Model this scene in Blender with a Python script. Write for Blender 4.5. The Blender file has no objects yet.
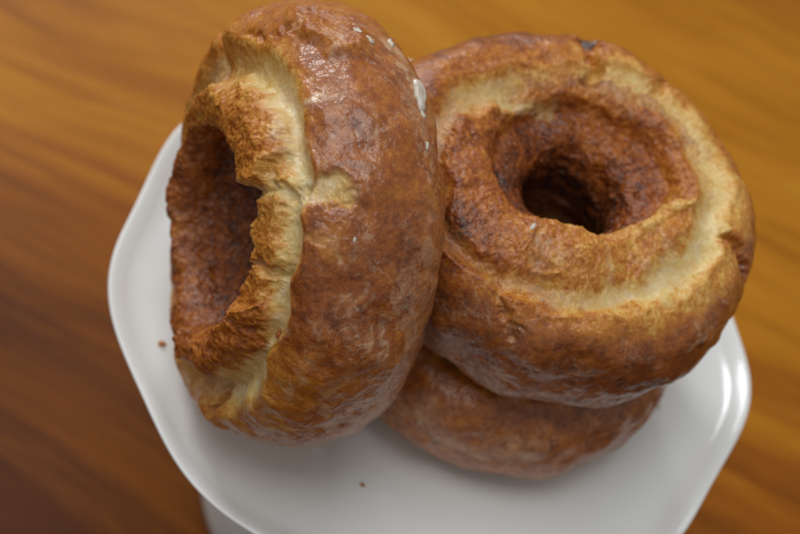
import bpy, math, random
import numpy as np
from mathutils import Matrix, Vector

S = bpy.context.scene
COL = S.collection
rng = np.random.default_rng(11)

# ---------------------------------------------------------------- helpers
def link(o, parent=None):
    COL.objects.link(o)
    if parent is not None:
        o.parent = parent
    return o

def tag(o, label=None, cat=None, group=None, kind=None):
    if label: o['label'] = label
    if cat: o['category'] = cat
    if group: o['group'] = group
    if kind: o['kind'] = kind
    return o

def empty(name, loc):
    o = bpy.data.objects.new(name, None)
    o.empty_display_size = 0.02
    o.location = loc
    return link(o)

def mesh_obj(name, V, Q, mat, parent=None, smooth=True, attrs=None):
    """V (n,3) array, Q (m,4) or (m,3) int array"""
    me = bpy.data.meshes.new(name)
    V = np.asarray(V, np.float32); Q = np.asarray(Q, np.int32)
    n = Q.shape[1]
    me.vertices.add(len(V)); me.vertices.foreach_set('co', V.ravel())
    me.loops.add(Q.size); me.loops.foreach_set('vertex_index', Q.ravel())
    me.polygons.add(len(Q))
    me.polygons.foreach_set('loop_start', np.arange(0, Q.size, n, dtype=np.int32))
    me.polygons.foreach_set('loop_total', np.full(len(Q), n, np.int32))
    me.update(calc_edges=True)
    me.validate()
    me.polygons.foreach_set('use_smooth', np.full(len(me.polygons), smooth))
    for k, a in (attrs or {}).items():
        at = me.attributes.new(k, 'FLOAT', 'POINT')
        at.data.foreach_set('value', np.asarray(a, np.float32).ravel())
    me.materials.append(mat)
    o = bpy.data.objects.new(name, me)
    return link(o, parent)

def grid_quads(nu, nv, wrap_u=True, wrap_v=True):
    iu = np.arange(nu if wrap_u else nu - 1); iv = np.arange(nv if wrap_v else nv - 1)
    I, J = np.meshgrid(iu, iv, indexing='ij')
    I2 = (I + 1) % nu; J2 = (J + 1) % nv
    return np.stack([I * nv + J, I2 * nv + J, I2 * nv + J2, I * nv + J2], -1).reshape(-1, 4)

# ---------------------------------------------------------------- noise
_perm = np.random.default_rng(5).permutation(256)
_perm = np.concatenate([_perm, _perm, _perm]).astype(np.int32)
_grad = np.random.default_rng(6).normal(size=(256, 3)); _grad /= np.linalg.norm(_grad, axis=1)[:, None]
_grad = _grad.astype(np.float32)

def perlin(P):
    P = np.asarray(P, np.float32)
    i = np.floor(P).astype(np.int32); f = P - i; i &= 255
    w = f * f * f * (f * (f * 6 - 15) + 10)
    out = np.zeros(len(P), np.float32)
    for a in (0, 1):
        wa = w[:, 0] if a else 1 - w[:, 0]
        pa = _perm[i[:, 0] + a]
        for b in (0, 1):
            wb = w[:, 1] if b else 1 - w[:, 1]
            pb = _perm[pa + i[:, 1] + b]
            for c in (0, 1):
                wc = w[:, 2] if c else 1 - w[:, 2]
                g = _grad[_perm[pb + i[:, 2] + c]]
                out += wa * wb * wc * ((f - np.array([a, b, c], np.float32)) * g).sum(1)
    return out * 1.5

def fbm(P, scale, octs=3, gain=.5, seed=0.):
    """scale = feature size in metres"""
    q = P / scale + seed * 17.31 + 100.; s = 0; a = 1.
    for k in range(octs):
        s = s + a * perlin(q); q = q * 2.03 + 9.7; a *= gain
    return s

def ridged(P, scale, octs=2, seed=0.):
    q = P / scale + seed * 13.7 + 100.; s = 0; a = 1.
    for k in range(octs):
        s = s + a * (1 - np.abs(perlin(q)) * 2.2); q = q * 2.1 + 5.3; a *= .5
    return s

def sstep(a, b, x):
    t = np.clip((x - a) / (b - a), 0, 1)
    return t * t * (3 - 2 * t)

def periodic(u, table):
    """piecewise smooth periodic lookup, table of (deg, value)"""
    t = sorted([(d % 360, v) for d, v in table])
    xs = np.array([t[-1][0] - 360] + [d for d, _ in t] + [t[0][0] + 360], float)
    ys = np.array([t[-1][1]] + [v for _, v in t] + [t[0][1]], float)
    return np.interp(np.degrees(u) % 360, xs, ys)

def angd(a, b):
    return (a - b + np.pi) % (2 * np.pi) - np.pi

# ---------------------------------------------------------------- materials
def new_mat(name):
    m = bpy.data.materials.new(name); m.use_nodes = True
    nt = m.node_tree; nt.nodes.clear()
    out = nt.nodes.new('ShaderNodeOutputMaterial'); b = nt.nodes.new('ShaderNodeBsdfPrincipled')
    nt.links.new(b.outputs[0], out.inputs['Surface'])
    return m, nt, b

class NB:
    def __init__(s, nt): s.nt = nt
    def n(s, t, **kw):
        x = s.nt.nodes.new(t)
        for k, v in kw.items(): setattr(x, k, v)
        return x
    def set(s, sock, v):
        if isinstance(v, bpy.types.NodeSocket): s.nt.links.new(v, sock)
        else: sock.default_value = v
    def math(s, op, a, b=0., c=None, clamp=False):
        x = s.n('ShaderNodeMath', operation=op, use_clamp=clamp)
        s.set(x.inputs[0], a); s.set(x.inputs[1], b)
        if c is not None: s.set(x.inputs[2], c)
        return x.outputs[0]
    def mix(s, f, a, b, bt='MIX'):
        x = s.n('ShaderNodeMix', data_type='RGBA', blend_type=bt)
        s.set(x.inputs['Factor'], f); s.set(x.inputs[6], a); s.set(x.inputs[7], b)
        return x.outputs[2]
    def noise(s, vec, scale, detail=3, rough=.55, dist=0.):
        x = s.n('ShaderNodeTexNoise'); s.set(x.inputs['Vector'], vec)
        x.inputs['Scale'].default_value = scale; x.inputs['Detail'].default_value = detail
        x.inputs['Roughness'].default_value = rough; x.inputs['Distortion'].default_value = dist
        return x.outputs['Fac']
    def ramp(s, f, stops, interp='LINEAR'):
        x = s.n('ShaderNodeValToRGB'); x.color_ramp.interpolation = interp
        s.set(x.inputs['Fac'], f); e = x.color_ramp.elements
        while len(e) < len(stops): e.new(.5)
        for i, (p, c) in enumerate(stops):
            e[i].position = p; e[i].color = c if len(c) == 4 else (*c, 1)
        return x.outputs['Color']
    def mapr(s, f, a, b, c, d):
        x = s.n('ShaderNodeMapRange'); s.set(x.inputs['Value'], f)
        for i, v in enumerate((a, b, c, d)): x.inputs[i + 1].default_value = v
        return x.outputs[0]
    def attr(s, name):
        return s.n('ShaderNodeAttribute', attribute_name=name).outputs['Fac']

def dough_material():
    m, nt, b = new_mat('fried_dough_crust'); k = NB(nt)
    pos = k.n('ShaderNodeTexCoord').outputs['Object']
    toast = k.attr('toast'); crumb = k.attr('crumb'); glaze = k.attr('glaze')
    n1 = k.noise(pos, 330, 4, .65); n2 = k.noise(pos, 1500, 3, .65); n3 = k.noise(pos, 90, 4, .6); n4 = k.noise(pos, 700, 2, .6)
    bake = k.math('SUBTRACT', 1., crumb)
    dry = k.math('SUBTRACT', 1., k.math('MULTIPLY', glaze, .45))
    t = k.math('ADD', toast, k.math('MULTIPLY', k.math('SUBTRACT', n1, .5), .40))
    t = k.math('ADD', t, k.math('MULTIPLY', k.math('SUBTRACT', n2, .5), k.math('MULTIPLY', dry, .72)))
    t = k.math('ADD', t, k.math('MULTIPLY', k.math('SUBTRACT', n4, .5), k.math('MULTIPLY', dry, .50)))
    t = k.math('ADD', t, k.math('MULTIPLY', k.math('SUBTRACT', n3, .5), .14), clamp=True)
    crust = k.ramp(t, [(0., (.78, .57, .23)), (.2, (.70, .39, .085)), (.42, (.53, .190, .020)), (.62, (.365, .102, .011)),
                       (.8, (.215, .052, .008)), (1., (.042, .011, .004))])
    pale = k.ramp(k.math('ADD', n1, k.math('MULTIPLY', k.math('SUBTRACT', n3, .5), .8)),
                  [(.25, (.66, .43, .12)), (.5, (.77, .60, .28)), (.72, (.84, .74, .50))])
    col = k.mix(crumb, crust, pale)
    # thin dried sugar film: broken milky streaks that follow the crust
    frost = k.attr('frost')
    def warped(sc, amt, nsc):
        nz = k.n('ShaderNodeTexNoise'); nt.links.new(pos, nz.inputs['Vector']); nz.inputs['Scale'].default_value = nsc; nz.inputs['Detail'].default_value = 4
        x = k.n('ShaderNodeVectorMath', operation='SCALE'); nt.links.new(nz.outputs['Color'], x.inputs[0]); x.inputs['Scale'].default_value = amt
        y = k.n('ShaderNodeVectorMath', operation='ADD'); nt.links.new(pos, y.inputs[0]); nt.links.new(x.outputs[0], y.inputs[1])
        vo = k.n('ShaderNodeTexVoronoi', feature='DISTANCE_TO_EDGE'); vo.inputs['Scale'].default_value = sc; nt.links.new(y.outputs[0], vo.inputs['Vector'])
        return vo.outputs['Distance']
    vein = k.mapr(warped(240, .009, 260), 0., .09, 1., 0.)
    patch = k.mapr(k.noise(pos, 150, 5, .65, .5), .48, .68, 0., 1.)
    speck = k.mapr(n4, .64, .74, 0., 1.)
    film = k.math('MULTIPLY', glaze, k.math('ADD', k.math('MULTIPLY', vein, k.math('MULTIPLY', patch, .30)), k.math('ADD', k.math('MULTIPLY', patch, .02), k.math('MULTIPLY', speck, k.math('MULTIPLY', patch, .35)))))
    fr = k.math('MULTIPLY', frost, k.mapr(k.noise(pos, 420, 4, .6), .34, .60, .1, 1.))
    film = k.math('ADD', film, fr, clamp=True)
    col = k.mix(film, col, (.82, .62, .41, 1))
    nt.links.new(col, b.inputs['Base Color'])
    rg = k.math('ADD', .46, k.math('MULTIPLY', k.math('SUBTRACT', n1, .5), .5), clamp=True)
    nt.links.new(rg, b.inputs['Roughness'])
    b.inputs['Specular IOR Level'].default_value = .38
    nt.links.new(k.math('ADD', .24, k.math('MULTIPLY', glaze, .46)), b.inputs['Coat Weight'])
    b.inputs['Coat Roughness'].default_value = .20
    b.inputs['Subsurface Weight'].default_value = .18
    b.inputs['Subsurface Radius'].default_value = (1., .42, .15)
    b.inputs['Subsurface Scale'].default_value = .0022
    h = k.math('ADD', k.math('MULTIPLY', n1, .5), k.math('ADD', k.math('MULTIPLY', n2, .5), k.math('MULTIPLY', n4, .4)))
    bp = k.n('ShaderNodeBump'); bp.inputs['Distance'].default_value = .0005; bp.inputs['Strength'].default_value = .55
    nt.links.new(h, bp.inputs['Height']); nt.links.new(bp.outputs[0], b.inputs['Normal'])
    bc = k.n('ShaderNodeBump'); bc.inputs['Distance'].default_value = .0007; bc.inputs['Strength'].default_value = .6
    nt.links.new(k.math('ADD', k.math('MULTIPLY', n4, .7), k.math('MULTIPLY', n1, .7)), bc.inputs['Height']); nt.links.new(bc.outputs[0], b.inputs['Coat Normal'])
    return m

def icing_material():
    m, nt, b = new_mat('dried_sugar_icing'); k = NB(nt)
    pos = k.n('ShaderNodeTexCoord').outputs['Object']
    nt.links.new(k.ramp(k.noise(pos, 500, 3), [(.3, (.55, .47, .37)), (.7, (.72, .66, .57))]), b.inputs['Base Color'])
    b.inputs['Roughness'].default_value = .22
    b.inputs['Subsurface Weight'].default_value = .3; b.inputs['Subsurface Scale'].default_value = .002
    return m

def porcelain_material(name, c0=(.85, .88, .86), c1=(.87, .895, .88)):
    m, nt, b = new_mat(name); k = NB(nt)
    pos = k.n('ShaderNodeTexCoord').outputs['Object']
    nt.links.new(k.ramp(k.noise(pos, 14, 4), [(.35, c0), (.65, c1)]), b.inputs['Base Color'])
    nt.links.new(k.mapr(k.noise(pos, 45, 4, .6), .3, .7, .11, .20), b.inputs['Roughness'])
    b.inputs['Specular IOR Level'].default_value = .5
    bp = k.n('ShaderNodeBump'); bp.inputs['Distance'].default_value = .0012; bp.inputs['Strength'].default_value = .18
    nt.links.new(k.noise(pos, 40, 2), bp.inputs['Height']); nt.links.new(bp.outputs[0], b.inputs['Normal'])
    return m

def wood_material():
    m, nt, b = new_mat('varnished_wood'); k = NB(nt)
    pos = k.n('ShaderNodeTexCoord').outputs['Object']
    mp = k.n('ShaderNodeMapping'); nt.links.new(pos, mp.inputs['Vector'])
    mp.inputs['Scale'].default_value = (.13, 1, 1); mp.inputs['Location'].default_value = (.31, .07, 0)
    mp.inputs['Rotation'].default_value = (0, 0, math.radians(1.2))
    v = mp.outputs['Vector']
    sp0 = k.n('ShaderNodeSeparateXYZ'); nt.links.new(v, sp0.inputs[0])
    bend = k.noise(pos, 4.5, 1); bend2 = k.noise(pos, 14, 2)
    yy = k.math('ADD', k.math('ADD', sp0.outputs['Y'], k.math('MULTIPLY', sp0.outputs['X'], 1.1)), k.math('ADD', k.math('MULTIPLY', k.math('SUBTRACT', bend, .5), .07), k.math('MULTIPLY', k.math('SUBTRACT', bend2, .5), .007)))
    cv = k.n('ShaderNodeCombineXYZ'); nt.links.new(sp0.outputs['X'], cv.inputs[0]); nt.links.new(yy, cv.inputs[1]); v = cv.outputs[0]
    fine = k.noise(v, 130, 4, .65); mid = k.noise(v, 15, 3, .55); big = k.noise(v, 5, 2); streak = k.noise(v, 44, 4, .6)
    ring = k.math('SINE', k.math('MULTIPLY', k.math('ADD', yy, k.math('MULTIPLY', k.noise(v, 9, 2), .05)), 430.))
    ring = k.math('POWER', k.mapr(ring, -1, 1, 0, 1), 3.)
    t = k.math('ADD', k.math('MULTIPLY', mid, .50), k.math('MULTIPLY', fine, .34))
    t = k.math('ADD', t, k.math('MULTIPLY', streak, .48))
    t = k.math('ADD', t, k.math('MULTIPLY', k.math('SUBTRACT', big, .5), .30))
    t = k.math('SUBTRACT', t, k.math('MULTIPLY', ring, k.mapr(mid, .4, .6, .07, .0)))
    t = k.math('ADD', k.math('MULTIPLY', k.math('SUBTRACT', t, .70), .72), .555)
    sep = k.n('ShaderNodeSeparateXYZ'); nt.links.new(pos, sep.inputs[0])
    y_darkening = k.mapr(k.math('ADD', sep.outputs['Y'], k.math('MULTIPLY', k.math('SUBTRACT', big, .5), .12)), -.02, .13, .33, -.02)  # wood colour gets darker towards low Y, with a noisy edge
    t = k.math('SUBTRACT', t, y_darkening)
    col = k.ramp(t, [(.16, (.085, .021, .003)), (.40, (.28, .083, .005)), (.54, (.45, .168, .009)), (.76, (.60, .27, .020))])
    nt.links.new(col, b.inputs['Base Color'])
    nt.links.new(k.mapr(mid, .3, .7, .42, .55), b.inputs['Roughness'])
    b.inputs['Specular IOR Level'].default_value = .14
    bp = k.n('ShaderNodeBump'); bp.inputs['Distance'].default_value = .0006; bp.inputs['Strength'].default_value = .25
    nt.links.new(fine, bp.inputs['Height']); nt.links.new(bp.outputs[0], b.inputs['Normal'])
    return m

DOUGH = dough_material(); ICING = icing_material()
PORC = porcelain_material('white_porcelain'); WOOD = wood_material()

# ---------------------------------------------------------------- doughnut
def base_point(R, h, U, V):
    a = R * .375; Rc = R - a; e = .85
    sg = lambda q: np.sign(q) * np.abs(q) ** e
    r = Rc + a * sg(np.cos(V)); z = h / 2 * sg(np.sin(V))
    return np.stack([r * np.cos(U), r * np.sin(U), z], -1)

def grid_normals(G):
    du = np.roll(G, -1, 0) - np.roll(G, 1, 0); dv = np.roll(G, -1, 1) - np.roll(G, 1, 1)
    n = np.cross(du, dv); n /= np.linalg.norm(n, axis=-1, keepdims=True) + 1e-12
    return n

def seg_dist(P, A, B):
    d = B - A; t = np.clip(((P - A) @ d) / (d @ d + 1e-12), 0, 1)
    return np.linalg.norm(P - A - t[:, None] * d, axis=1)

def poly_dist(P, pts):
    d = np.full(len(P), 1e9)
    for a, b in zip(pts[:-1], pts[1:]):
        d = np.minimum(d, seg_dist(P, a, b))
    return d

def poly_sd(X, Y, poly):
    """signed distance (negative inside) to a polygon"""
    n = len(poly); d = np.full(len(X), 1e9); ins = np.zeros(len(X), bool)
    for i in range(n):
        ax, ay = poly[i]; bx, by = poly[(i + 1) % n]
        ex, ey = bx - ax, by - ay
        t = np.clip(((X - ax) * ex + (Y - ay) * ey) / (ex * ex + ey * ey + 1e-18), 0, 1)
        d = np.minimum(d, (X - ax - t * ex) ** 2 + (Y - ay - t * ey) ** 2)
        c = ((ay > Y) != (by > Y)) & (X < (bx - ax) * (Y - ay) / (by - ay + 1e-18) + ax)
        ins ^= c
    return np.where(ins, -1, 1) * np.sqrt(d)

def doughnut_surface(R, h, spec, nu, nv, seed):
    """returns vertices (nu*nv,3) in the ring's own frame (axis +z, cracked face up) and the fields used by the material"""
    u = np.linspace(0, 2 * np.pi, nu, endpoint=False)
    # resample v so that samples are even along the section
    vv = np.linspace(0, 2 * np.pi, 4001); sec = base_point(R, h, 0 * vv, vv)
    L = np.concatenate([[0], np.cumsum(np.linalg.norm(np.diff(sec, axis=0), axis=1))])
    v = np.interp(np.linspace(0, L[-1], nv, endpoint=False), L, vv)
    U, V = np.meshgrid(u, v, indexing='ij')
    B = base_point(R, h, U, V); N = grid_normals(B)
    P = B.reshape(-1, 3); Uf = U.ravel(); Vd = np.degrees(V).ravel(); Nf = N.reshape(-1, 3)
    # ---- stage 1: the overall lumpy form
    vt = periodic(Uf, spec['trough']); tw = periodic(Uf, spec['trough_w']); td = periodic(Uf, spec['trough_d'])
    vc = periodic(Uf, spec['crest']); hc = periodic(Uf, spec['crest_h'])
    warp = np.stack([fbm(P, .007, 3, .6, seed + s) for s in (1, 2, 3)], 1)
    warp2 = np.stack([fbm(P, .0022, 2, .6, seed + s) for s in (4, 5, 6)], 1)
    Pw = P + warp * .0022 + warp2 * .0007
    ws = np.stack([fbm(P, .008, 1, .5, seed + q) for q in (61, 62, 63)], 1)
    vwarp = warp[:, 0] * 3.0 + ws[:, 0] * 2.0
    tp = base_point(R, h, Uf, np.radians(vt))
    arc = np.linalg.norm(P - tp, axis=1) * np.sign(Vd - vt)
    arcw = arc + ws[:, 1] * .0026
    face = sstep(-40, 0, Vd) * (1 - sstep(170, 200, Vd))
    g = np.exp(-(np.abs(arcw) / (tw * 1.0)) ** 2.2)
    d1 = -td * g
    # inner petal crest, then the funnel of the hole
    dv = Vd - vc
    cr = np.where(dv < 0, np.exp(-(dv / 22) ** 2), np.exp(-(dv / 11) ** 2))
    d1 += hc * cr * sstep(vt - 6, vt + 12, Vd)
    d1 += spec.get('waist', 0) * np.exp(-((Vd - 182) / 34) ** 2)
    fun = sstep(2, 26, dv) * (1 - sstep(150, 185, Vd))
    d1 -= spec.get('funnel', .004) * fun
    d1 -= periodic(Uf, spec.get('scoop', [(0, 0)])) * np.exp(-((Vd - vc - 14) / 20) ** 2)
    for (uu, v0, ru, rv, amt) in spec.get('lumps', []):
        q = base_point(R, h, np.array([np.radians(uu)]), np.array([np.radians(v0)]))[0]
        du = angd(Uf, np.radians(uu)) * np.linalg.norm(q[:2]); dvv = np.linalg.norm(P - q, axis=1)
        dperp = np.sqrt(np.maximum(dvv ** 2 - du ** 2, 0))
        d1 += amt * np.exp(-(du / ru) ** 2 - (dperp / rv) ** 2)
    d1 += .0011 * fbm(P, .019, 2, .5, seed) + .00060 * fbm(P, .0078, 2, .5, seed + 9) * (1 - .3 * g)
    P1 = P + Nf * d1[:, None]
    # plates of crust with torn edges
    sec_s = np.interp(np.radians(Vd), vv, L)
    petals = []
    for (poly, hgt, soft, tone) in spec.get('petals', []):
        u0 = np.mean([p[0] if p[0] < 200 or not spec.get('wrap') else p[0] - 360 for p in poly])
        uc = math.radians(poly[0][0]); v0 = np.mean([p[1] for p in poly])
        rm = np.linalg.norm(base_point(R, h, np.array([0.]), np.array([math.radians(v0)]))[0][:2])
        pl = [(angd(math.radians(p[0]), uc) * rm, np.interp(math.radians(p[1] % 360), vv, L) - (L[-1] if p[1] < 0 else 0)) for p in poly]
        ss = np.where((min(p[1] for p in poly) < 0) & (Vd > 180), sec_s - L[-1], sec_s)
        sd = poly_sd(angd(Uf, uc) * rm + ws[:, 0] * .0026 + warp[:, 0] * .0006, ss + ws[:, 2] * .0026 + warp[:, 2] * .0006, pl)
        k = sstep(soft, -soft * 1.5, sd)
        lip = np.exp(-((sd + soft) / (soft * 1.6)) ** 2)
        P1 += Nf * (hgt * k + .22 * abs(hgt) * lip)[:, None]
        sd = sd + warp2[:, 2] * .0007
        petals.append((sstep(.0004, -.0006, sd), tone, sstep(0, -.0025, sd)))
    # cracks that leave the main trough
    crack = np.zeros(len(P)); 
    for (pts, w, dep, pal) in spec.get('cracks', []):
        pp = base_point(R, h, np.radians([p[0] for p in pts]), np.radians([p[1] for p in pts]))
        dd = poly_dist(Pw, pp)
        c = np.exp(-(dd / w) ** 3)
        P1 -= Nf * (dep * c)[:, None]
        crack = np.maximum(crack, c * pal)
    # crust lips that overhang the pale crack
    edge = sstep(.55, .15, g) * sstep(.0, .12, g)
    P1 += Nf * (.0004 * edge * (1 + ws[:, 2]))[:, None]
    for (uu, v0, ru, rv, vec) in spec.get('pulls', []):
        q = base_point(R, h, np.array([np.radians(uu)]), np.array([np.radians(v0)]))[0]
        dd = np.linalg.norm((Pw - q) , axis=1)
        k = np.exp(-(dd / ru) ** 2)
        er, eu, ez = np.array([math.cos(math.radians(uu)), math.sin(math.radians(uu)), 0]), np.array([-math.sin(math.radians(uu)), math.cos(math.radians(uu)), 0]), np.array([0, 0, 1.])
        P1 += k[:, None] * (vec[0] * er + vec[1] * eu + vec[2] * ez)
    # ---- fields
    warp3 = np.stack([fbm(P1, .0026, 2, .6, seed + q) for q in (71, 72)], 1)
    gc = np.exp(-(np.abs(arc + warp[:, 1] * .0012 + ws[:, 1] * .0014 + warp3[:, 0] * .0011) / tw) ** 2.2)
    crumb = np.clip(sstep(.40, .95, gc) * periodic(Uf, spec['pale']), 0, 1)
    crumb = np.maximum(crumb, np.clip(crack, 0, 1))
    toast = np.zeros(len(P))
    outer = spec['toast_side']; 
    tz = np.where(Vd > 270, Vd - 360, Vd)
    zones = [(-90, periodic(Uf, spec.get('t_bottom', [(0, .8)]))), (20, periodic(Uf, spec['toast_side'])), (60, periodic(Uf, spec['toast_edge']))]
    ys = periodic(Uf, spec['toast_side']); ye = periodic(Uf, spec['toast_edge']); yl = periodic(Uf, spec['toast_lip']); yh = periodic(Uf, spec['toast_hole'])
    tz2 = tz + vwarp * 1.6
    split = vt - periodic(Uf, spec['edge_span'])
    toast = ys + (ye - ys) * sstep(split - 12, split + 10, tz2)
    toast = np.where(tz2 > vt, yl, toast)
    toast = toast + (yh - toast) * sstep(vc + 4, vc + 26, tz2) + .22 * sstep(150, 185, tz2) * (tz < 230)  # last term paints the shade deep in the hole into the toast value
    toast = np.where(tz > 200, ys, toast)
    for (uu, v0, ru, rv, amt) in spec.get('tones', []):
        q = base_point(R, h, np.array([np.radians(uu)]), np.array([np.radians(v0)]))[0]
        du = angd(Uf, np.radians(uu)) * np.linalg.norm(q[:2]); dvv = np.linalg.norm(Pw - q, axis=1)
        dperp = np.sqrt(np.maximum(dvv ** 2 - du ** 2, 0))
        toast += amt * np.exp(-((du / ru) ** 2 + (dperp / rv) ** 2) ** 1.6)
    toast += .07 * fbm(P, .011, 3, .6, seed + 21) + .12 * fbm(P1, .0035, 2, .6, seed + 22)
    # crack edges fade from cream through gold to brown
    halo = np.clip(sstep(.0, .55, gc) * .38 * periodic(Uf, spec['pale']) + sstep(.05, .6, crack) * .3, 0, .4)
    toast = toast - halo * (1 - sstep(vc + 0, vc + 12, tz2))
    for k, tone, inner in petals:
        if tone is None: continue
        toast = toast + (tone - .10 * (1 - inner) + .10 * fbm(P, .006, 2, .6, seed + 25) - toast) * k; crumb = crumb * (1 - k)
    bare = np.zeros(len(P))
    for k, tone, inner in petals:
        if tone is not None: bare = np.maximum(bare, k)
    glaze = np.clip(periodic(Uf, spec['glaze']) * (1 - sstep(split - 12, split + 14, tz2)) + .22 * sstep(.1, -.4, warp[:, 2]) * (tz < 125) + spec.get('glaze_all', 0), 0, 1)
    glaze *= (1 - .7 * crumb) * (1 - .75 * bare)
    frost = np.zeros(len(P))
    for (uu, v0, ru, rv, amt) in spec.get('frost', []):
        q = base_point(R, h, np.array([np.radians(uu)]), np.array([np.radians(v0)]))[0]
        du = angd(Uf, np.radians(uu)) * np.linalg.norm(q[:2]); dvv = np.linalg.norm(Pw - q, axis=1)
        dperp = np.sqrt(np.maximum(dvv ** 2 - du ** 2, 0))
        frost = np.maximum(frost, amt * np.exp(-((du / ru) ** 2 + (dperp / rv) ** 2) ** 1.5))
    sr = np.random.default_rng(int(seed * 10) + 3)
    for q in range(spec.get('streaks', 0)):
        uu, v0 = sr.uniform(*spec['streak_u']), sr.uniform(*spec['streak_v']); hd = sr.uniform(0, 6.28); pts = []
        for w in range(6):
            pts.append((uu, v0)); hd += sr.normal() * .6; uu += math.cos(hd) * 2.0; v0 += math.sin(hd) * 3.4
        pu, pv = np.radians([p[0] for p in pts]), np.radians([p[1] for p in pts])
        near = np.where((np.abs(angd(Uf, pu.mean())) < .35) & (np.abs(angd(np.radians(Vd), pv.mean())) < .7))[0]
        if len(near):
            dd = poly_dist(Pw[near], base_point(R, h, pu, pv))
            frost[near] = np.maximum(frost[near], sr.uniform(.2, .5) * np.exp(-(dd / sr.uniform(.00035, .0008)) ** 2))
    # ---- stage 2: crust grain along the new normals
    G = P1.reshape(nu, nv, 3); N2 = grid_normals(G).reshape(-1, 3)
    rough = np.clip(.38 + .52 * sstep(vt - 14, vt + 4, tz2) * (tz < 215) - .35 * glaze + .35 * bare, .16, 1.4)
    n16, n09 = perlin(P1 / .0019 + seed * 3.1 + 50.), perlin(P1 / .0010 + seed * 5.7 + 50.)
    d2 = rough * (.00034 * fbm(P1, .0036, 2, .6, seed + 31) - .00052 * np.abs(n16) - .00034 * np.abs(n09) + .0001 * ridged(P1, .0028, 1, seed + 33))
    gl = np.clip(glaze, 0, 1)
    d2 += gl * (.00016 * fbm(P1, .0055, 3, .6, seed + 34) - .00016 * sstep(.86, 1.0, ridged(P1 + warp2 * .0012, .0042, 1, seed + 38)) * sstep(-.1, .3, warp[:, 0]))
    d2 = d2 * (1 - .65 * crumb) + crumb * (.00012 * fbm(P1, .0010, 2, .7, seed + 35) + .00022 * fbm(P1, .0040, 2, .6, seed + 36))
    # ragged crest of the inner petal
    rag = np.exp(-((tz - vc - 4) / 7) ** 2)
    d3 = rag * (.0013 * np.clip(fbm(P1, .0068, 3, .5, seed + 41), -.6, 1) + .0005 * np.clip(fbm(P1, .0024, 2, .6, seed + 42), -.3, 1)) * periodic(Uf, spec.get('rag', [(0, 1)]))
    # flaky pits in the hole
    hole = sstep(vc + 12, vc + 30, tz) * (1 - sstep(185, 205, tz))
    d2 += hole * (.0009 * fbm(P1, .008, 2, .5, seed + 51) + .0004 * (ridged(P1, .007, 2, seed + 52) - .9))
    P2 = P1 + N2 * d2[:, None] + (Nf * .45 + np.array([0, 0, .9])) * d3[:, None]
    return P2, dict(toast=toast, crumb=crumb, glaze=glaze, frost=frost), grid_quads(nu, nv), (u, np.degrees(v))

def frame_from_axis(n):
    n = np.array(n, float); n /= np.linalg.norm(n)
    a = np.cross([0, 0, 1.], n); a /= np.linalg.norm(a); b = np.cross(n, a)
    return np.stack([a, b, n], 1)

def place_doughnut(name, R, h, spec, frame, centre, nu, nv, seed, label):
    V, at, Q, uvs = doughnut_surface(R, h, spec, nu, nv, seed)
    W = V @ frame.T + np.array(centre)
    zmin = W[:, 2].min()
    if spec.get('rest', True):
        W[:, 2] -= zmin + .0006              # settles on the plate with a small flattened patch
        W[:, 2] = np.maximum(W[:, 2], -.0001 + .02 * np.minimum(W[:, 2], 0))
    foot = W[W[:, 2].argmin()].copy()
    root = empty(name, foot)
    tag(root, label, 'doughnut', 'glazed old-fashioned doughnuts on the cake stand')
    o = mesh_obj('dough_ring', W - foot, Q, DOUGH, root, attrs=at)
    return root, W.reshape(nu, nv, 3), uvs, foot

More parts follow.
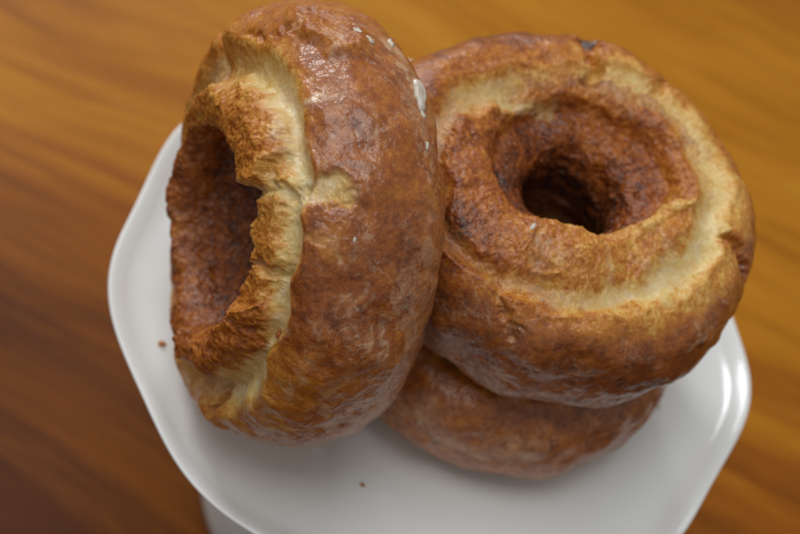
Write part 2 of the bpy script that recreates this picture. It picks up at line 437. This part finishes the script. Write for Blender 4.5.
SPEC_L = dict(
    trough=[(116, 84), (92, 68), (78, 63), (63, 60), (54, 65), (39, 68), (25, 73), (7, 72), (349, 74), (330, 76), (300, 76), (240, 76), (200, 80), (160, 82), (138, 84)],
    trough_w=[(116, .0050), (92, .0056), (75, .0042), (60, .0036), (40, .0033), (10, .0034), (350, .0048), (330, .0056), (270, .005), (200, .005), (150, .006)],
    trough_d=[(116, .0034), (90, .0040), (60, .0034), (30, .0034), (350, .0046), (330, .0048), (260, .004), (200, .004), (150, .003)],
    pale=[(140, .15), (128, .4), (112, .8), (90, 1.), (60, 1.), (30, .8), (0, .8), (345, 1.), (332, .7), (312, .25), (290, .2), (200, .4), (150, .45)],
    crest=[(0, 97), (30, 96), (60, 96), (72, 98), (100, 106), (140, 108), (180, 104), (230, 98), (290, 96), (330, 97)],
    crest_h=[(0, .0026), (30, .0020), (58, .0012), (75, .0016), (100, .0018), (130, .0020), (170, .0022), (215, .0014), (260, .0014), (295, .0022), (330, .0030)],
    rag=[(0, .9), (30, 1.2), (60, 1.0), (80, .5), (130, .7), (200, 1.0), (300, .9)],
    funnel=.0060,
    lumps=[(132, 62, .007, .006, .0012), (158, 60, .006, .006, .0018), (112, 46, .008, .006, .0012), (140, 62, .006, .006, .0010), (152, 50, .004, .010, -.002), (316, 56, .010, .007, .0026), (288, 66, .012, .008, .0044), (265, 70, .012, .007, .0012), (44, 40, .007, .005, .0008)],
    petals=[([(172, 112), (160, 99), (126, 92), (106, 80), (90, 73), (72, 69), (66, 80), (67, 100), (90, 118), (130, 122)], .0030, .0007, .45),
            ([(302, 94), (308, 86), (322, 86), (338, 85), (2, 78), (18, 74), (26, 82), (14, 98), (350, 104), (320, 112), (304, 108)], .0024, .0008, .62),
            ([(122, 30), (114, 8), (104, -8), (93, 0), (96, 20), (104, 32), (113, 33)], .0018, .0013, .58)],
    waist=.001,
    cracks=[([(60, 52), (61, 40), (60, 24)], .0025, .0017, .70), ([(328, 88), (326, 76), (321, 60), (320, 40)], .0019, .0044, .10),
            ([(146, 92), (149, 74), (150, 56)], .0016, .0012, .0), ([(62, 70), (63, 84), (64, 104)], .0018, .0022, .75), ([(48, 50), (50, 36), (44, 26)], .0011, .0003, .15), ([(36, 74), (35, 86), (33, 100)], .0013, .0016, .2), ([(14, 78), (12, 90), (13, 102)], .0012, .0014, .15), ([(124, 60), (112, 48), (108, 34)], .0012, .0010, .0)],
    pulls=[(304, 96, .007, 0, (.0016, -.0012, .0016)), (330, 92, .007, 0, (.001, 0, .0016)), (222, 96, .006, 0, (.0008, 0, .0014))],
    toast_side=[(0, .60), (30, .63), (60, .61), (95, .62), (130, .52), (160, .5), (250, .6), (330, .5)],
    toast_edge=[(0, .36), (30, .60), (60, .58), (80, .48), (100, .36), (125, .44), (150, .50), (200, .5), (300, .46), (335, .38)],
    edge_span=[(0, 18), (30, 4), (60, 4), (80, 8), (95, 26), (150, 34), (220, 20), (330, 26)],
    toast_lip=[(0, .56), (40, .44), (62, .34), (78, .44), (110, .50), (150, .58), (200, .70), (300, .66), (330, .56)],
    toast_hole=[(0, .90), (180, .90), (230, .78), (300, .80)],
    tones=[(48, 33, .004, .004, -.18), (40, 10, .02, .012, .10), (72, 20, .010, .008, .06), (5, 40, .012, .006, -.12), (350, 30, .006, .003, -.2)],
    frost=[(84, 38, .0012, .0042, .85), (80, 66, .005, .0025, .8), (90, 67, .006, .003, .8), (72, 64, .003, .002, .6), (62, 332, .03, .0008, .22), (20, 336, .025, .0008, .25), (95, 335, .012, .002, .5), (2, 10, .010, .0015, .3),  # first spot: glaze drip with its highlight painted into the colour
           (352, 40, .006, .0016, .4), (8, 40, .004, .001, .5), (345, 55, .004, .002, .4), (75, 8, .006, .0014, .35), (20, 60, .004, .002, .35), (96, 14, .006, .0012, .3), (106, 35, .005, .001, .4)],
    streaks=34, streak_u=(-25, 105), streak_v=(-35, 48),
    glaze=[(0, 1.), (60, .9), (90, 1.), (130, .8), (200, .7)],
)
SPEC_T = dict(
    trough=[(179, 60), (191, 60), (210, 71), (235, 81), (265, 87), (299, 89), (324, 86), (350, 84), (19, 88), (45, 94), (75, 100), (105, 94), (128, 82), (150, 68)],
    trough_w=[(180, .0026), (210, .0026), (240, .0036), (265, .0036), (300, .0036), (330, .0036), (0, .0044), (45, .0042), (75, .003), (105, .005), (140, .0032)],
    trough_d=[(180, .0020), (210, .0022), (250, .0020), (300, .0018), (330, .0014), (0, .0012), (45, .001), (75, .0006), (105, .0028), (140, .0022)],
    pale=[(180, .10), (205, .2), (235, .5), (265, .75), (300, .75), (330, .45), (0, .35), (45, .2), (65, .05), (85, .2), (105, .7), (130, .35)],
    crest=[(180, 104), (215, 116), (260, 122), (300, 115), (330, 106), (0, 106), (45, 112), (90, 116), (135, 108)],
    crest_h=[(180, .002), (215, .0034), (260, .0040), (300, .0028), (330, .0012), (0, .0006), (45, .0004), (90, .0006), (135, .0012)],
    rag=[(0, .7), (180, .5), (260, .9), (300, 1.5), (90, .5)],
    funnel=.0006, waist=.0016, scoop=[(320, .0035), (350, .0050), (45, .0050), (100, .0045), (150, .0030), (190, .0008), (215, 0), (290, .0004)],
    lumps=[(122, 42, .014, .014, .0046), (40, 66, .008, .008, .0016), (62, 66, .008, .008, .001), (20, 60, .010, .008, .0012), (330, 58, .012, .008, .0014), (290, 60, .008, .008, .0008), (95, 66, .01, .008, .0012), (225, 98, .006, .005, .0016), (275, 104, .006, .006, .0014), (200, 92, .005, .006, .0012), (305, 102, .006, .006, .0012), (250, 98, .004, .006, -.0012), (340, 70, .007, .008, -.001), (180, 80, .008, .008, .001)],
    cracks=[([(47, 94), (48, 76), (49, 44)], .0022, .0040, .0), ([(304, 74), (304, 64), (302, 44)], .0024, .0032, .0), ([(18, 76), (19, 58), (17, 44)], .0018, .0022, .0), ([(196, 62), (206, 46), (212, 34)], .0014, .0014, .1),
            ([(72, 128), (86, 118), (104, 106)], .0022, .0008, .6), ([(215, 74), (206, 88), (200, 98)], .0014, .0010, .15)],
    petals=[([(262, 114), (275, 112), (290, 110), (304, 106), (314, 104), (312, 112), (300, 118), (282, 122), (266, 121)], .0012, .0005, .30)],
    streaks=26, streak_u=(185, 320), streak_v=(-30, 115),
    frost=[(212, 92, .003, .002, .5), (205, 96, .002, .001, .6), (240, 98, .001, .004, .4), (268, 96, .005, .001, .35), (20, 108, .003, .0012, .5), (228, -16, .02, .0010, .3)],
    toast_side=[(180, .72), (220, .68), (250, .66), (290, .62), (330, .56), (20, .5), (100, .5)],
    toast_edge=[(180, .55), (215, .50), (250, .36), (300, .28), (330, .26), (0, .22), (30, .22), (70, .36), (100, .48), (140, .58)],
    edge_span=[(180, 20), (215, 26), (260, 30), (300, 34), (330, 40), (30, 44), (100, 36)],
    toast_lip=[(180, .62), (215, .46), (260, .38), (300, .42), (330, .50), (0, .56), (45, .62), (90, .55), (130, .60)],
    toast_hole=[(0, .70), (45, .72), (90, .76), (180, .86), (270, .86)],
    tones=[(304, 66, .0035, .004, .20), (190, 45, .008, .007, .12), (330, 38, .02, .006, .2), (20, 42, .03, .007, .22), (250, 15, .03, .008, .12), (180, 70, .012, .006, .14), (165, 40, .015, .010, .15), (50, 40, .03, .007, .25), (100, 42, .03, .007, .2)],
    glaze=[(0, .7), (180, .9), (230, 1.), (280, .9)],
    rest=False,
)
SPEC_B = dict(
    trough=[(0, 88), (90, 80), (180, 86), (270, 84)], trough_w=[(0, .005)], trough_d=[(0, .003)], pale=[(0, .7)],
    crest=[(0, 108)], crest_h=[(0, .0015)], funnel=.003, rag=[(0, .6)],
    lumps=[(262, 30, .012, .010, .0012), (215, 20, .008, .01, -.0012), (300, 10, .015, .01, .001)],
    cracks=[([(214, 60), (213, 30), (214, 5)], .0022, .0016, .2)],
    frost=[(240, 10, .006, .003, .35), (255, 25, .004, .004, .4), (270, 5, .008, .002, .35), (232, 25, .004, .005, .35), (285, 20, .006, .003, .3)],
    toast_side=[(0, .66), (215, .70), (260, .62), (300, .68)], toast_edge=[(0, .5)], edge_span=[(0, 20)],
    toast_lip=[(0, .5)], toast_hole=[(0, .8)],
    streaks=26, streak_u=(195, 310), streak_v=(-25, 50), glaze=[(0, .85)], glaze_all=.05,
)
cL = np.array([-.0416, -.0310, .0522]); nL = np.array([-.8421, -.5114, .1713]); RL, hL = .0525, .0389
cT = np.array([.0178, -.0017, .0569]); nT = np.array([.074, -.0557, 1.]); RT, hT = .0500, .0397
RB, hB = .0479, .0361; cB = np.array([.0163, -.0054, hB / 2])
FL, FT, FB = frame_from_axis(nL), frame_from_axis(nT), np.eye(3)

root_leaning, skin_leaning, grid_leaning, foot_leaning = place_doughnut('glazed_doughnut', RL, hL, SPEC_L, FL, cL, 1300, 520, 1.,
    'large glazed doughnut standing on its edge, hole facing left, leaning on the stacked pair')
root_bottom, skin_bottom, grid_bottom, foot_bottom = place_doughnut('glazed_doughnut', RB, hB, SPEC_B, FB, cB, 700, 300, 3.,
    'lowest doughnut, lying flat on the plate with another doughnut covering its top')
root_top, skin_top, grid_top, foot_top = place_doughnut('glazed_doughnut', RT, hT, SPEC_T, FT, cT, 1250, 500, 2.,
    'doughnut lying on top of the stack with its golden cracked face and hole turned upward')
print('L lowest', skin_leaning[..., 2].min(), 'T lowest', skin_top[..., 2].min(), 'B top', skin_bottom[..., 2].max())

# ---------------------------------------------------------------- icing drips, flecks and crumbs
def surf(W, uvs, u, v):
    iu = int(round((u % 360) / 360 * W.shape[0])) % W.shape[0]; iv = int(np.argmin(np.abs(uvs[1] - v % 360)))
    p = W[iu, iv]; a = W[(iu + 6) % W.shape[0], iv] - W[iu - 6, iv]; b = W[iu, (iv + 6) % W.shape[1]] - W[iu, iv - 6]
    n = np.cross(a, b); n /= np.linalg.norm(n)
    return p, n, a / np.linalg.norm(a)

def blob(name, mat, parent, org, p, n, t, size, seed, rough=.35, sink=.3, attrs=None):
    nu, nv = 48, 28
    a = np.linspace(0, 2 * np.pi, nu, endpoint=False); c = np.linspace(.02, np.pi - .02, nv)
    A, Cc = np.meshgrid(a, c, indexing='ij')
    D = np.stack([np.sin(Cc) * np.cos(A), np.sin(Cc) * np.sin(A), np.cos(Cc)], -1).reshape(-1, 3)
    k = 1 + rough * fbm(D, 1.1, 2, .5, seed)
    D = D * k[:, None] * np.array(size)
    n = np.array(n, float); t = np.array(t, float); t = t - n * (t @ n); t /= np.linalg.norm(t); bt = np.cross(n, t)
    V = D[:, :1] * t + D[:, 1:2] * bt + (D[:, 2:] + size[2] * (1 - 2 * sink)) * n + np.array(p) - np.array(org)
    Q = grid_quads(nu, nv, True, False)
    return mesh_obj(name, V, Q, mat, parent, attrs={q: np.full(len(V), w) for q, w in (attrs or {}).items()})

def smear(name, parent, org, skin, grid, uc, vc_, du, dv, thick, seed, scale=.0022):
    """an irregular film of dried icing that follows the crust"""
    nu, nv = len(grid[0]), len(grid[1])
    iu = np.arange(int((uc - du) / 360 * nu), int((uc + du) / 360 * nu) + 1) % nu
    iv = np.where(np.abs((grid[1] - vc_ + 180) % 360 - 180) <= dv)[0]
    pad = skin[np.ix_(iu, iv)]
    a = np.gradient(pad, axis=0); b = np.gradient(pad, axis=1); n = np.cross(a, b); n /= np.linalg.norm(n, axis=-1, keepdims=True)
    eu = np.linspace(-1, 1, len(iu))[:, None]; ev = np.linspace(-1, 1, len(iv))[None]
    P = pad.reshape(-1, 3)
    m = .62 - (eu ** 2 + ev ** 2).ravel() + .6 * fbm(P, scale, 2, .5, seed)
    off = np.where(m > 0, thick * np.sqrt(np.clip(m, 0, .5) * 2) * (1 + .3 * fbm(P, scale * .8, 1, .6, seed + 3)), -.0006 + .0 * m)
    V = P + n.reshape(-1, 3) * off[:, None] - np.array(org)
    Q = grid_quads(len(iu), len(iv), False, False)
    Q = Q[(m[Q] > -.12).any(1)]
    used = np.unique(Q); mp = np.full(len(V), -1); mp[used] = np.arange(len(used))
    return mesh_obj(name, V[used], mp[Q], ICING, parent)

smear('icing_drip', root_leaning, foot_leaning, skin_leaning, grid_leaning, 88, 327, 7.5, 6.5, .0008, 2., .0040)
for i, (u, v, du, dv, th) in enumerate([(103, 2, 2.2, 2.2, .0004), (101, 356, 1.6, 3.2, .0004), (104, 338, 1.8, 3.5, .0006), (49, 19, 1.2, 1.6, .0003), (72, 331, 2.2, 2.5, .0004)]):
    smear('sugar_fleck', root_leaning, foot_leaning, skin_leaning, grid_leaning, u, v, du, dv, th, i + 11., .0012)
smear('sugar_fleck', root_top, foot_top, skin_top, grid_top, 197, 100, 2.0, 4, .0003, 21., .0012)
p, n, t = surf(skin_leaning, grid_leaning, 15, 70); blob('crumb', DOUGH, root_leaning, foot_leaning, p, n, t, (.0009, .0007, .0007), 31., .5, .2, dict(toast=.62))
for i, (x, y, sz) in enumerate([(.0665, -.0050, (.0020, .0012, .0007))]):
    blob('icing_drip', ICING, root_bottom, foot_bottom, (x, y, -.0002), (0, 0, 1), (1, .45, 0), sz, i + 41., .4, .3)
for i, (x, y, sz, tn, lab) in enumerate([(-.0655, -.0441, (.0011, .0008, .0007), .55, 'brown crumb on the plate just left of the standing doughnut'),
                                          (-.0031, -.0618, (.0006, .0005, .0004), .5, 'tiny crumb alone on the bare front of the plate')]):
    c = blob('crumb', DOUGH, None, (x, y, -.0002), (x, y, -.0002), (0, 0, 1), (1, .3, 0), sz, i + 51., .5, .12, dict(toast=tn))
    c.location = (x, y, -.0002); tag(c, lab, 'crumb', 'crumbs fallen on the plate')

# ---------------------------------------------------------------- cake stand
TABLE_Z = -.115
stand = empty('cake_stand', (0, 0, TABLE_Z))
tag(stand, 'white glossy porcelain cake stand with a scalloped rim carrying three doughnuts', 'cake stand')
R0, PH = .09, 3.5619
def plate_ring(r, z, t, k):
    rr = r * (1 + k * (.005 + .0145 * np.cos(9 * (t - PH))))
    return np.stack([rr * np.cos(t), rr * np.sin(t), z + .0009 * k * k * np.cos(9 * (t - PH) + .6)], 1)
prof = [(.0005, -.0002, 0), (.02, -.0002, 0), (.04, -.0002, 0), (.055, -.0002, 0), (.066, -.0002, .2), (.073, -.0001, .5), (.078, .0003, .8), (.0820, .0012, 1), (.0848, .0026, 1),
        (.0868, .0042, 1), (.0884, .0054, 1), (.0895, .0060, 1), (.0901, .0060, 1), (.0903, .0055, 1), (.0899, .0047, 1), (.0888, .0034, 1), (.0868, .0016, 1), (.083, -.0014, .9),
        (.077, -.0034, .6), (.068, -.0052, .3), (.05, -.0064, 0), (.03, -.0068, 0), (.012, -.007, 0), (.0005, -.007, 0)]
# refine the profile with a smooth curve
pa = np.array(prof); tt = np.arange(len(pa)); ts = np.linspace(0, len(pa) - 1, (len(pa) - 1) * 5 + 1)
def crom(y):
    out = []
    for x in ts:
        i = min(int(x), len(y) - 2); f = x - i
        p0, p1, p2, p3 = y[max(i - 1, 0)], y[i], y[i + 1], y[min(i + 2, len(y) - 1)]
        out.append(.5 * (2 * p1 + (p2 - p0) * f + (2 * p0 - 5 * p1 + 4 * p2 - p3) * f * f + (3 * p1 - p0 - 3 * p2 + p3) * f ** 3))
    return np.array(out)
pr, pz, pk = crom(pa[:, 0]), crom(pa[:, 1]), crom(pa[:, 2])
NT = 540
ta = np.linspace(0, 2 * np.pi, NT, endpoint=False)
G = np.stack([plate_ring(r, z, ta, k) for r, z, k in zip(pr, pz, pk)], 0)   # (np, NT, 3)
G[..., 2] -= TABLE_Z
V = G.transpose(1, 0, 2).reshape(-1, 3)
o = mesh_obj('plate', V, grid_quads(NT, len(pr), True, False)[:, ::-1], PORC, stand)
def lathe(prof, n=160):
    prof = np.array(prof); t = np.linspace(0, 2 * np.pi, n, endpoint=False)
    V = np.stack([np.stack([r * np.cos(t), r * np.sin(t), z + 0 * t], 1) for r, z in prof], 1).reshape(-1, 3)
    return V, grid_quads(n, len(prof), True, False)[:, ::-1]
V, Q = lathe([(.024, .1085), (.023, .1075), (.020, .105), (.019, .095), (.019, .088), (.021, .078), (.025, .068), (.029, .0605), (.0300, .0585), (.0292, .0570), (.012, .0568)][::1])
mesh_obj('pedestal', V, Q, PORC, stand)
V, Q = lathe([(.010, .0562), (.029, .0558), (.034, .053), (.041, .047), (.0475, .038), (.0525, .027), (.0548, .016), (.0560, .007), (.0562, .002), (.0555, .0004), (.052, .0004)])
mesh_obj('foot', V, Q, PORC, stand)

# ---------------------------------------------------------------- table top
nx = 8
me_v = np.array([(-2, -1.6, 0), (2, -1.6, 0), (2, 2.4, 0), (-2, 2.4, 0)], float); 
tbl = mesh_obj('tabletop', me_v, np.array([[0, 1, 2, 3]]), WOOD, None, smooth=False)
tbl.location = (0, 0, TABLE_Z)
tag(tbl, kind='structure')

# ---------------------------------------------------------------- camera
f = np.array([0., .61311624, -.78999271]); r2 = np.array([.93310861, .28407716, .22047333]); u2 = np.array([-.35959467, .737149, .57210404])
C = np.array([-.01412887, -.22307621, .29854241])
cam = bpy.data.cameras.new('camera'); co = bpy.data.objects.new('camera', cam); link(co)
M = Matrix([[r2[0], u2[0], -f[0], C[0]], [r2[1], u2[1], -f[1], C[1]], [r2[2], u2[2], -f[2], C[2]], [0, 0, 0, 1]])
co.matrix_world = M
cam.sensor_width = 36; cam.lens = 1.3066792 * 1.25 * 36; cam.clip_start = .01; cam.clip_end = 50
cam.dof.use_dof = True; cam.dof.aperture_fstop = 12; cam.dof.aperture_blades = 7
cam.dof.focus_distance = .272
S.camera = co

# ---------------------------------------------------------------- light
def area(name, loc, target, size, size_y, energy, color):
    l = bpy.data.lights.new(name, 'AREA'); l.shape = 'RECTANGLE'; l.size = size; l.size_y = size_y; l.energy = energy; l.color = color
    o = bpy.data.objects.new(name, l); o.location = loc
    o.rotation_euler = (Vector(target) - Vector(loc)).to_track_quat('-Z', 'Y').to_euler()
    return link(o)
area('window_light', (-1.04, 1.04, 1.035), (0, 0, 0), .34, .30, 8.5, (.96, .98, 1.0))
area('far_window_light', (-.62, 1.67, .80), (0, 0, 0), .25, .25, 4, (.96, .98, 1.0))
area('overhead_light', (-.20, -.05, 1.40), (0, 0, 0), 1.0, .8, 9.0, (.99, .99, 1.0))
W = bpy.data.worlds.new('World'); S.world = W; W.use_nodes = True
W.node_tree.nodes['Background'].inputs[0].default_value = (.99, .99, .97, 1); W.node_tree.nodes['Background'].inputs[1].default_value = .27
S.view_settings.view_transform = 'Standard'; S.view_settings.look = 'None'; S.view_settings.exposure = 0
S.render.engine = 'CYCLES'
S.cycles.use_denoising = True
